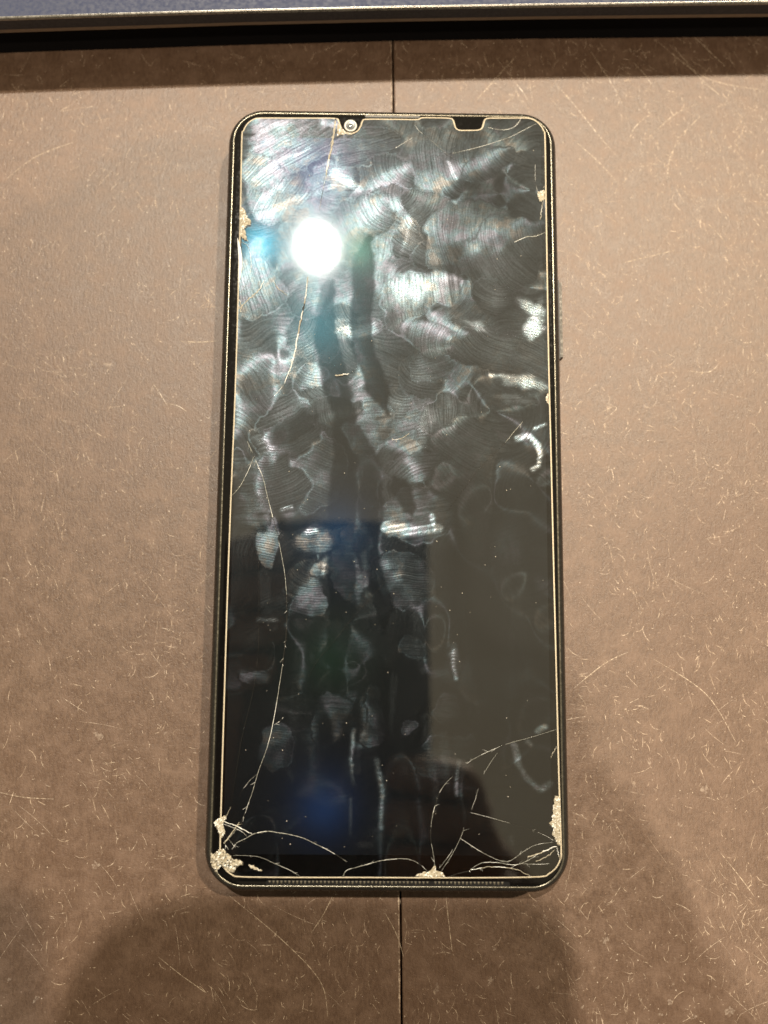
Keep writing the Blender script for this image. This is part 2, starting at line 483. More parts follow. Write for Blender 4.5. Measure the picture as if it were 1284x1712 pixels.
slab_section([mid, off(mid2, .35, 0), off(L0, .1, .2), off(L0, .5, 0), off(L0, 14, -.0)], 'lower_lip', mat_metal('table_reflection_brown', (.30, .25, .20), .5, .3))  # brown of the table reflected on the underside, put into the lip's colour
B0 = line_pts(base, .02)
slab_section([B0, off(B0, 0, 9.6)], 'gap_shade', simple_mat('gap_shade_black', (.004, .004, .005), .85, 0, .1), False)  # added black sheet stands for the shade under the slab
slab_section([off(R0, 260, .3), off(R0, 260, -14)], 'back_panel', M_slabface, False)

# ---------------------------------------------------------------- the phone
phone = empty('smartphone', 'black smartphone lying face up with a cracked, fingerprint covered screen protector', 'phone')
W, H, RC = 73.2, 166.6, 8.0
prof = [(1.6, .05), (.75, .35), (.2, 1.3), (0, 2.6), (0, 5.6), (.12, 6.6), (.42, 7.4), (.85, 7.95), (1.10, 8.12), (1.35, 8.18)]
bm = bmesh.new()
loft(bm, [[(x, y, z) for x, y in rrect(W - 2 * i, H - 2 * i, max(1, RC - i), 14)] for i, z in prof], cap0=True)
link('frame', bm, M_frame, phone, True)
bm = bmesh.new()
loft(bm, [[(x, y, z) for x, y in rrect(W - 2 * i, H - 2 * i, max(1, RC - i), 14)] for i, z in [(1.35, 8.18), (1.45, 8.22), (1.6, 8.2), (1.68, 8.1)]])
link('frame_lip', bm, M_lip, phone, True)
bm = bmesh.new()
loft(bm, [[(x, y, z) for x, y in rrect(W - 2 * i, H - 2 * i, max(1, RC - i), 14)] for i, z in [(1.68, 8.0), (1.72, 8.14), (1.95, 8.2), (2.4, 8.22)]], cap1=True)
cover = link('cover_glass', bm, M_cover, phone)
# lit-up area of the panel (switched off)
d0, d1, d2, d3 = at(409, 229, 8.24), at(904, 229, 8.24), at(923, 1428, 8.24), at(373, 1428, 8.24)
bm = bmesh.new()
xs0, xs1 = (d0.x + d3.x) / 2, (d1.x + d2.x) / 2
loft(bm, [[(x, y, z) for x, y in rrect(xs1 - xs0, d0.y - d3.y, 1.6, 6, (xs0 + xs1) / 2, (d0.y + d3.y) / 2)] for z in (8.222, 8.24)], cap1=True)
link('display', bm, M_display, phone)

# front camera
def disc_stack(name, c, prof, mat, parent, n=28, smooth=True, cap=True):
    bm = bmesh.new()
    loft(bm, [[(c[0] + r * math.cos(2 * math.pi * k / n), c[1] + r * math.sin(2 * math.pi * k / n), z) for k in range(n)] for r, z in prof], cap1=cap)
    return link(name, bm, mat, parent, smooth)
cc = at(586, 210, 8.3)
fc = empty('front_camera'); fc.parent = phone
disc_stack('camera_ring', cc, [(1.45, 8.22), (1.42, 8.32), (1.25, 8.36), (1.05, 8.34), (.95, 8.26)], mat_metal('pale_ring', (.34, .34, .31), .4, .3), fc, cap=False)
disc_stack('camera_well', cc, [(.98, 8.25), (.75, 8.24), (.5, 8.235)], simple_mat('camera_black', (.015, .017, .018), .2), fc)
disc_stack('camera_lens', cc, [(.5, 8.24), (.42, 8.30), (.28, 8.34), (.1, 8.36)], simple_mat('lens_glass', (.16, .19, .18), .12, .6), fc)

# speaker slots with their mesh
def slot(name, x0, x1, yc, wdt, pitch, teeth_name):
    r = empty(name); r.parent = phone
    bm = bmesh.new()
    loft(bm, [[(x, y, z) for x, y in rrect(x1 - x0 - 2 * i, wdt - 2 * i, max(.03, wdt / 2 - i - .02), 5, (x0 + x1) / 2, yc)] for i, z in ((0, 8.20), (.03, 8.245), (.12, 8.235))], cap1=True)
    link('slot', bm, simple_mat('slot_black', (.004, .004, .004), .4), r)
    bm = bmesh.new()
    x = x0 + pitch
    while x < x1 - pitch * .5:
        j = rnd.uniform(.6, 1.0)
        hgt = wdt * .62 * j
        if rnd.random() < .12: x += pitch; continue
        vs = [V((x - pitch * .32, yc + wdt * .42, 8.25)), V((x + pitch * .32, yc + wdt * .42, 8.25)), V((x + pitch * .12, yc + wdt * .42 - hgt, 8.26)), V((x - pitch * .12, yc + wdt * .42 - hgt, 8.26)), V((x, yc + wdt * .1, 8.31))]
        q = [bm.verts.new(v) for v in vs]
        for f in ((0, 1, 4), (1, 2, 4), (2, 3, 4), (3, 0, 4)): bm.faces.new([q[i] for i in f])
        if rnd.random() < .25: pass
        x += pitch
    link(teeth_name, bm, mat_metal('mesh_metal', (.26, .22, .16) if wdt < .8 else (.10, .088, .065), .45, .4), r, kind='stuff')
e0, e1 = at(610, 194.2, 8.25), at(702, 194.2, 8.25)
slot('earpiece', e0.x, e1.x, e0.y, .62, .42, 'earpiece_mesh')
b0, b1 = at(444, 1476, 8.25), at(853, 1476, 8.25)
slot('bottom_speaker', b0.x, b1.x, b0.y, 1.0, .78, 'speaker_mesh')

# side keys
def key(y0, y1, out):
    bm = bmesh.new()
    x = W / 2
    pr = [(x - .3, 3.0), (x + out - .1, 3.05), (x + out, 3.4), (x + out, 5.2), (x + out - .1, 5.6), (x - .3, 5.7)]
    a = [bm.verts.new(V((px, y0, z))) for px, z in pr]; b = [bm.verts.new(V((px, y1, z))) for px, z in pr]
    for k in range(len(pr)): bm.faces.new((a[k], a[(k + 1) % 6], b[(k + 1) % 6], b[k]))
    bm.faces.new(a); bm.faces.new(list(reversed(b)))
    bmesh.ops.recalc_face_normals(bm, faces=bm.faces)
    return bm
k0, k1 = at(940, 476, 4.5), at(942, 600, 4.5)
bm = bmesh.new(); box(bm, W / 2 - .4, W / 2 + .28, k1.y - .45, k0.y + .45, 2.7, 6.0)
link('button_recess', bm, simple_mat('recess_black', (.004, .004, .004), .5), phone)
link('side_button', key(k1.y, k0.y, 1.05), M_button, phone)

# ---------------------------------------------------------------- screen protector
ZP = 8.62
def corner(cx, cy, r, a0, a1, n=7):
    return [(cx + r * math.cos(math.radians(a0 + (a1 - a0) * k / (n - 1))), cy - r * math.sin(math.radians(a0 + (a1 - a0) * k / (n - 1)))) for k in range(n)]
out_px = []
out_px += [(434, 197), (480, 197), (520, 197), (560, 197.5)]
out_px += [(566, 202), (569, 210), (574, 218), (582, 222), (590, 222), (598, 218), (603, 210), (606, 202), (612, 199)]
out_px += [(650, 199), (690, 199.5), (700, 199), (706, 196.5), (730, 196.5), (748, 197), (755, 198), (758.5, 202), (760, 208), (762.5, 214), (769, 217.3), (785, 217.5), (799, 217), (805.5, 214), (808, 208), (809.5, 202), (813, 198), (822, 197)]
out_px += [(850, 197), (880, 197)]
out_px += [(893, 200), (903, 208), (909, 218), (911.5, 232)]
out_px += [(913, 330), (915, 450), (917.5, 600), (921.5, 760), (925.5, 930), (930, 1110), (934.5, 1290), (938.5, 1420)]
out_px += [(937, 1437), (930, 1451), (918, 1461), (900, 1466.5)]
out_px += [(800, 1468), (700, 1468), (600, 1467.5), (500, 1467.5), (405, 1466.5)]
out_px += [(388, 1463), (376, 1453), (369, 1440), (367.5, 1425)]
out_px += [(371, 1290), (376, 1120), (381, 960), (387, 800), (392, 680), (396, 560), (399, 450), (402, 340), (404, 232)]
out_px += [(407, 218), (413, 207), (422, 200)]
outline = [(p.x, p.y) for p in (at(x, y, ZP) for x, y in out_px)]
OL = [(p.x, p.y) for p in smooth_path([Vector((x, y, 0)) for x, y in outline], 4, True)]
poly = np.array(OL)

prot = empty('screen_protector'); prot.parent = phone

def inside(X, Y, P):
    res = np.zeros(X.shape, bool)
    x0, y0 = P[:, 0], P[:, 1]; x1, y1 = np.roll(x0, -1), np.roll(y0, -1)
    for a, b, c, d in zip(x0, y0, x1, y1):
        if b == d: continue
        m = ((b > Y) != (d > Y)) & (X < (c - a) * (Y - b) / (d - b) + a)
        res ^= m
    return res

STEP = .25
gx = np.arange(poly[:, 0].min() - .1, poly[:, 0].max() + STEP, STEP)
gy = np.arange(poly[:, 1].min() - .1, poly[:, 1].max() + STEP, STEP)
GX, GY = np.meshgrid(gx, gy)
# pixel coordinates of every grid point, to lay the smears out by the photograph
Mi = np.array(CM.inverted())
D = np.stack([GX - CAM.x, GY - CAM.y, np.full(GX.shape, ZP - CAM.z)], -1) @ Mi.T
PX = CX + FPX * D[..., 0] / -D[..., 2]; PY = CY - FPX * D[..., 1] / -D[..., 2]

def vnoise(X, Y, s, seed, oct=3):
    out = np.zeros(X.shape); amp = 1; tot = 0
    for o in range(oct):
        r = np.random.default_rng(seed * 31 + o).random((256, 256))
        u, v = X / s + 91.3 * o, Y / s + 37.7 * o
        iu, iv = np.floor(u).astype(int), np.floor(v).astype(int)
        fu, fv = u - iu, v - iv; fu = fu * fu * (3 - 2 * fu); fv = fv * fv * (3 - 2 * fv)
        g = lambda a, b: r[b % 256, a % 256]
        out += amp * ((g(iu, iv) * (1 - fu) + g(iu + 1, iv) * fu) * (1 - fv) + (g(iu, iv + 1) * (1 - fu) + g(iu + 1, iv + 1) * fu) * fv)
        tot += amp; amp *= .5; s = s / 2
    return out / tot
sst = lambda e0, e1, x: (lambda t: t * t * (3 - 2 * t))(np.clip((x - e0) / (e1 - e0), 0, 1))

wx = (vnoise(PX, PY, 60, 3) - .5) * 40 + (vnoise(PX, PY, 12, 4) - .5) * 10
wy = (vnoise(PX, PY, 60, 5) - .5) * 40 + (vnoise(PX, PY, 12, 6) - .5) * 10
QX, QY = PX + wx, PY + wy

def seg_dist(X, Y, pts):
    best = np.full(X.shape, 1e9); along = np.zeros(X.shape); acc = 0
    for (x0, y0), (x1, y1) in zip(pts, pts[1:]):
        dx, dy = x1 - x0, y1 - y0; L = math.hypot(dx, dy) + 1e-9
        t = np.clip(((X - x0) * dx + (Y - y0) * dy) / L ** 2, 0, 1)
        d = np.hypot(X - x0 - t * dx, Y - y0 - t * dy)
        m = d < best; best = np.where(m, d, best); along = np.where(m, acc + t * L, along); acc += L
    return best, along, acc

# broad grey grease: strong in the upper two thirds, thin at the lower right
S = .26 + .34 * vnoise(QX, QY, 150, 8) + .18 * (vnoise(QX, QY, 40, 9) - .5)
S *= 1 - .55 * sst(820, 1150, PY)
S *= 1 - .75 * sst(700, 780, PX) * sst(740, 860, PY)
S *= 1 - .35 * sst(480, 430, PX) * sst(900, 960, PY)
S *= .25 + 1.5 * vnoise(QX, QY, 75, 21) ** 1.5
S *= 1 - .45 * sst(740, 800, PX) * sst(560, 640, PY)
S += .26 * sst(300, 60, np.hypot(PX - 520, (PY - 330) * .8)) * vnoise(QX, QY, 26, 41, 4)  # haze round the mirrored lamp strengthened through the film amount
PH = np.zeros(S.shape); RA = np.full(S.shape, .4)
PH += (PX * .35 + PY * .55) * .8 + vnoise(PX, PY, 120, 12, 2) * 130
RA *= .6 + .8 * vnoise(PX, PY, 50, 13)

gy_, gx_ = np.gradient(PH, STEP); gl_ = np.hypot(gx_, gy_) + 1e-6
FX, FY = -gy_ / gl_, gx_ / gl_
def blur(a, n=2):
    for _ in range(n):
        for ax in (0, 1): a = (np.roll(a, 1, ax) + 2 * a + np.roll(a, -1, ax)) / 4
    return a
def patch(cx, cy, rx, ry, ang, st, period=4.6, curv=0.0, edge=.35, ra=1.0, mode='add'):
    """one finger print: ellipse with its own ridge flow (curv bends it round a centre)"""
    global S, PH, RA, FX, FY
    a = math.radians(ang); ca, sa = math.cos(a), math.sin(a)
    u = (QX - cx) * ca + (QY - cy) * sa; v = -(QX - cx) * sa + (QY - cy) * ca
    r = np.hypot(u / rx, v / ry)
    u2 = (PX - cx) * ca + (PY - cy) * sa; v2 = -(PX - cx) * sa + (PY - cy) * ca
    if curv: R0 = max(1 / abs(curv), 1.25 * max(rx, ry)); d = np.hypot(u2, v2 + R0 * (1 if curv > 0 else -1))
    else: d = v2
    sd = int(cx * 3 + cy) % 83
    d = d + 9 * (vnoise(PX, PY, 40, sd + 5, 2) - .5)
    # every groove line ends somewhere else, and carries its own amount of grease
    line = vnoise(d + 400, u2 * .05 + 50, 5.5, sd, 3)
    r = r + .5 * (vnoise(PX, PY, 34, sd, 3) - .5)
    k = r < .95
    r = r + 1.0 * (line - .5)
    m = sst(1.05, 1.05 - edge * 1.9, r)
    ph = d * 2 * np.pi / period + vnoise(PX, PY, 45, int(cx + cy) % 97) * 3
    s0 = st * (.35 + 1.3 * line) * (.65 + .7 * vnoise(PX, PY, 18, int(cx) % 89))
    if mode == 'add': S = S + s0 * m
    else: S = S * (1 - m) + s0 * m
    gy_, gx_ = np.gradient(ph, STEP); gl_ = np.hypot(gx_, gy_) + 1e-6
    FX = np.where(k, -gy_ / gl_, FX); FY = np.where(k, gx_ / gl_, FY)
    PH = np.where(k, ph, PH); RA = np.where(k, ra * (.35 + .55 * line), RA)

def stroke(pts, w0, st, mode='mul', soft=.25, w1=None, streak=0.0):
    """a finger wipe: mul = cleans the glass, add = leaves grease"""
    global S, RA
    d, al, L = seg_dist(PX + wx * .35, PY + wy * .35, pts)
    if mode == 'mul': d = d * (1 + .5 * (vnoise(PX, PY, 30, int(pts[0][0]) % 71) - .5)) + 5 * (vnoise(PX * 3, PY, 9, 77) - .5)
    wd = w0 if w1 is None else w0 + (w1 - w0) * al / L
    tp = al / L
    wd = wd * (.25 + .75 * sst(0, .16, tp) * sst(1, .84, tp)) if mode == 'mul' else wd
    m = sst(1.0, 1 - soft, d / wd)
    if streak:
        m = m * (1 - streak + streak * sst(.35, .65, vnoise(d * 6 + 300, al * .25, 8, 5, 2)))
    if mode == 'mul': S = S * (1 - m * (1 - st)); RA = RA * (1 - m * .6)
    else: S = S + st * m

# prints (pixel layout read off the photograph)
P_ = [(592, 548, 44, 20, -8, 1.0, 5, 0), (470, 300, 60, 70, -40, .50, 5, 0), (470, 235, 60, 26, -28, .55, 5, 0), (520, 250, 50, 25, -30, .30, 5, 0), (560, 300, 40, 34, 20, .25, 4.5, .02),
      (465, 345, 70, 30, -35, .40, 5, .01), (610, 250, 55, 26, -12, .22, 4.5, 0), (640, 300, 34, 50, 60, .35, 5, .03), (655, 345, 36, 48, 75, .40, 5.2, .03),
      (600, 375, 40, 60, 50, .45, 4.6, .02), (690, 395, 26, 32, 30, .75, 4.8, .04), (735, 270, 60, 50, 80, .30, 4.2, .01), (720, 345, 34, 50, -60, .25, 4.2, .02),
      (725, 425, 34, 28, 10, .60, 5, .05), (790, 400, 60, 66, 75, .32, 4.2, .015), (840, 420, 55, 80, 65, .28, 4.2, .01), (870, 265, 26, 14, 30, .5, 4, 0),
      (680, 510, 50, 30, 80, .55, 4.4, .0), (820, 490, 34, 22, 20, .7, 4.6, .03), (790, 535, 40, 12, 12, 1.1, 4.4, .0),
      (885, 510, 26, 14, 25, 1.7, 4.4, .0), (897, 545, 14, 26, 10, 2.3, 4.4, .0), (830, 585, 70, 34, 20, .42, 4.4, .01), (875, 640, 50, 12, 8, 1.3, 4.4, .0), (850, 670, 40, 8, 3, .9, 4.4, .0),
      (700, 625, 34, 30, 30, .75, 5, .03), (720, 605, 40, 24, -15, .40, 4.6, .02), (655, 670, 20, 26, 40, .95, 5, .03), (710, 700, 16, 32, 5, .85, 5, 0), (735, 690, 36, 34, 88, .50, 4.2, 0),
      (700, 775, 48, 30, -18, .55, 5.2, -.012), (780, 740, 50, 36, 30, .22, 4.6, .01), (560, 590, 40, 34, 60, .45, 4.8, .03), (520, 560, 34, 44, -50, .30, 4.6, .02),
      (500, 680, 62, 26, -22, .80, 9, 0), (445, 740, 16, 34, -28, .85, 9, 0), (425, 830, 30, 48, 0, .70, 9, 0), (400, 775, 12, 28, 0, .6, 9, 0), (610, 705, 34, 60, 0, .5, 9, 0), (690, 860, 60, 40, -10, .48, 9, 0),
      (520, 790, 50, 60, 20, .48, 4.6, .0), (470, 800, 40, 50, -20, .3, 4.4, .03), (505, 720, 60, 30, -30, .25, 4.6, .02), (530, 650, 34, 30, 40, .55, 5, .03),
      (560, 690, 34, 40, 80, .45, 4.6, .02), (450, 905, 16, 44, 10, .7, 4.4, .0), (540, 895, 50, 22, 0, .45, 4.4, .0), (515, 985, 40, 46, 10, .42, 4.2, .02),
      (545, 950, 18, 16, 0, .8, 9, 0), (460, 1010, 26, 40, -30, .34, 4.4, .0), (415, 1060, 34, 26, -30, .45, 4.4, .0), (410, 1125, 14, 12, 0, .9, 9, 0), (430, 1140, 26, 14, 0, .6, 4.6, .0),
      (680, 970, 44, 50, 0, .55, 3.8, .0), (690, 1080, 24, 16, 0, .45, 4.4, .0), (550, 1200, 34, 40, 5, .62, 9, 0), (625, 1205, 22, 46, 0, .5, 9, 0), (590, 940, 26, 70, 0, .5, 9, 0),
      (745, 1190, 18, 24, 0, .5, 5, .0), (690, 1210, 12, 12, 0, .8, 4, 0), (460, 1250, 24, 40, 10, .28, 4.6, .0), (760, 1100, 8, 26, 0, 1.2, 5, 0),
      (740, 1270, 44, 40, 0, .45, 5, 0), (850, 1370, 80, 60, 0, .12, 9, 0), (700, 484, 28, 66, 84, 1.3, 6.0, 0)]
for cx, cy, rx, ry, an, st, pe, cu in P_:
    patch(cx, cy, rx * 1.15, ry * 1.15, an, st * (.6 if st < .7 else .85 if st < 1 else 1.0 if cy < 500 else 1.9), pe, cu, edge=(.35, .62, .62)[int(cx + cy) % 3] if st < 1 else .5)
r2 = random.Random(4)
for i in range(12):                                   # fainter prints in between
    cx, cy = r2.uniform(410, 900), r2.triangular(230, 1250, 420)
    if cx > 700 and cy > 780: continue
    patch(cx, cy, r2.uniform(18, 55), r2.uniform(20, 60), r2.uniform(0, 180), r2.uniform(.05, .22), r2.uniform(3.8, 5.2), r2.choice([0, .02, .035]), edge=.4)

# wiped clean bands and gaps
stroke([(622, 395), (606, 450), (604, 520), (608, 580), (622, 630), (645, 690)], 23, .06, w1=20)
stroke([(552, 470), (545, 560), (560, 640), (578, 700), (573, 800), (573, 900), (573, 1000), (560, 1160)], 24, .10, w1=24)
stroke([(600, 720), (618, 790), (622, 850), (610, 920), (640, 1000), (645, 1060)], 26, .10, w1=20)
stroke([(545, 470), (535, 540)], 12, .35)
stroke([(660, 800), (690, 860)], 22, .15, w1=10)
stroke([(452, 740), (530, 700)], 20, .40)
stroke([(560, 1060), (520, 1150), (560, 1290), (600, 1160)], 18, .15, soft=.6)
stroke([(640, 1100), (650, 1290), (700, 1330)], 26, .25, soft=.8)
stroke([(455, 880), (520, 870), (560, 880)], 12, .35)
stroke([(840, 290), (850, 330), (780, 330)], 40, .45, soft=.9)
stroke([(800, 870), (830, 1200)], 100, .18, soft=.7)
stroke([(400, 1210), (470, 1340), (640, 1380)], 46, .45, soft=.9)
# bright drawn-out smears
for pts, wd, st, sk in [([(425, 300), (470, 270), (520, 250)], 5, 1.2, .3), ([(450, 350), (520, 325), (560, 310)], 7, .9, .5), ([(440, 330), (475, 312)], 7, 1.2, .4),
                        ([(415, 240), (450, 215), (490, 205)], 7, .8, .5), ([(560, 290), (600, 318)], 9, 1.3, .3), ([(750, 270), (766, 298)], 4, 1.5, .2),
                        ([(690, 350), (680, 400), (672, 420)], 6, .9, .4), ([(480, 490), (500, 460)], 8, .8, .5), 
                        ([(862, 735), (885, 733), (900, 748), (907, 764), (902, 778), (890, 783)], 5.5, 2.6, .25), ([(893, 720), (912, 713)], 3, 2.2, .2),
                        ([(860, 1248), (866, 1280), (882, 1302), (905, 1322), (920, 1312)], 8, 1.7, .45), ([(900, 1225), (912, 1218)], 6, 1.3, .3), ([(884, 1242), (890, 1248)], 5, 1.2, .3),
                        ([(645, 880), (680, 885), (735, 880)], 11, 1.3, .6), ([(720, 860), (728, 880)], 5, 1.6, .3), ([(590, 1220), (591, 1310)], 4, 1.4, .3),
                        ([(632, 1270), (635, 1330), (638, 1385)], 5, 1.5, .4), ([(766, 1270), (764, 1330)], 4, 1.3, .4), ([(774, 1280), (774, 1380)], 2.2, 1.0, .4), ([(588, 1330), (588, 1400)], 2.0, 1.3, .2),
                        ([(480, 1290), (484, 1310)], 4, .9, .3), ([(760, 1088), (757, 1110), (762, 1135)], 4, 1.8, .3), ([(606, 930), (612, 985)], 6, .8, .5), ([(548, 932), (545, 965)], 4, 1.4, .4),
                        ([(434, 1036), (465, 1040)], 4, 1.2, .3), ([(470, 850), (485, 848)], 5, 1.6, .2), ([(515, 886), (530, 886)], 5, 1.9, .2), ([(604, 1413), (620, 1413)], 8, 1.0, .3), ([(852, 1400), (856, 1412)], 5, 1.0, .2),
                        ([(715, 1200), (722, 1290), (728, 1350)], 10, .9, .8), ([(742, 1230), (748, 1320)], 9, .9, .8), ([(660, 1130), (656, 1230)], 7, .8, .7), ([(612, 1180), (600, 1290)], 8, .8, .8), ([(700, 1000), (706, 1120)], 16, .45, .8),
                        ([(500, 1080), (490, 1220)], 14, .35, .8), ([(760, 1000), (790, 1200)], 26, .12, .8), ([(850, 900), (870, 1150)], 40, .10, .8), ([(440, 960), (455, 1050)], 14, .5, .8), ([(876, 630), (820, 628)], 5, 1.5, .6), ([(905, 500), (890, 540), (905, 560)], 7, 1.3, .5), ([(700, 680), (708, 740)], 12, .5, .6), ([(750, 655), (756, 720)], 10, .5, .8)]:
    stroke(pts, wd, st * (.7 if st < 1.15 else 1.9 if pts[0][1] > 560 else .9), 'add', .6, w1=wd * .7, streak=sk)
S = blur(S, 1)
S = .04 + S * (1 - .32 * sst(540, 480, PX) * sst(370, 320, PY))
S = np.where(S < 1.3, S * (1 - .38 * sst(700, 790, PX) * sst(600, 500, PY)), S)
S *= 1 - .35 * sst(230, 60, np.hypot(PX - 537, PY - 415))  # film thinned round the mirrored lamp to paint its glare smaller
S *= 1 - .7 * sst(110, 35, np.hypot(PX - 537, PY - 415))
S = np.clip(S, 0, 9)

ins = inside(GX, GY, poly)
dpy, dpx = np.gradient(PH, STEP)
cut = (np.hypot(dpx, dpy) * STEP > 4.6).astype(float)
RA = RA * (1 - cut); S = S * (1 - .15 * blur(cut, 1))
# the groove axis has no sign: blend doubled angles across print borders
c2, s2 = blur(FX * FX - FY * FY, 3), blur(2 * FX * FY, 3)
th = .5 * np.arctan2(s2, c2); FX, FY = np.cos(th), np.sin(th)
idx = -np.ones(GX.shape, int)
fm = ins[:-1, :-1] | ins[1:, :-1] | ins[:-1, 1:] | ins[1:, 1:]
use = np.zeros(GX.shape, bool)
use[:-1, :-1] |= fm; use[1:, :-1] |= fm; use[:-1, 1:] |= fm; use[1:, 1:] |= fm
idx[use] = np.arange(use.sum())
vx = np.stack([GX[use], GY[use], np.full(use.sum(), ZP)], 1)
outm = ~ins[use]
ring = poly
for i in np.nonzero(outm)[0]:                         # pull the ragged border onto the outline
    d = (ring[:, 0] - vx[i, 0]) ** 2 + (ring[:, 1] - vx[i, 1]) ** 2
    a = int(d.argmin()); vx[i, 0], vx[i, 1] = ring[a]
jy, jx = np.nonzero(fm)
faces = np.stack([idx[jy, jx], idx[jy, jx + 1], idx[jy + 1, jx + 1], idx[jy + 1, jx]], 1)
me = bpy.data.meshes.new('glass_sheet')
me.from_pydata((vx * MM).tolist(), [], faces.tolist())
for nm, arr in (('smudge', S), ('ridge_phase', PH), ('ridge_amount', RA)):
    at_ = me.attributes.new(nm, 'FLOAT', 'POINT'); at_.data.foreach_set('value', arr[use].astype(np.float32))

fa = me.attributes.new('flow', 'FLOAT_VECTOR', 'POINT')
fa.data.foreach_set('vector', np.stack([FX[use], FY[use], np.zeros(use.sum())], 1).ravel().astype(np.float32))
me.materials.append(M_prot)
sheet = bpy.data.objects.new('glass_sheet', me); C.objects.link(sheet); sheet.parent = prot

# polished edge of the protector
bm = bmesh.new()
base_lp = [(x, y, 8.26) for x, y in OL]
def inset(d, z):
    n = len(OL); o = []
    for i in range(n):
        a, b = Vector(OL[i - 1]), Vector(OL[(i + 1) % n]); t = (b - a).normalized(); nn = Vector((t.y, -t.x))
        o.append((OL[i][0] + nn.x * d, OL[i][1] + nn.y * d, z))
    return o
loft(bm, [inset(-.20, 8.24), inset(-.17, 8.44), inset(-.04, 8.61), inset(.13, ZP + .018), inset(.17, ZP + .003)])
bmesh.ops.recalc_face_normals(bm, faces=bm.faces)
link('glass_edge', bm, M_edge, prot, True)

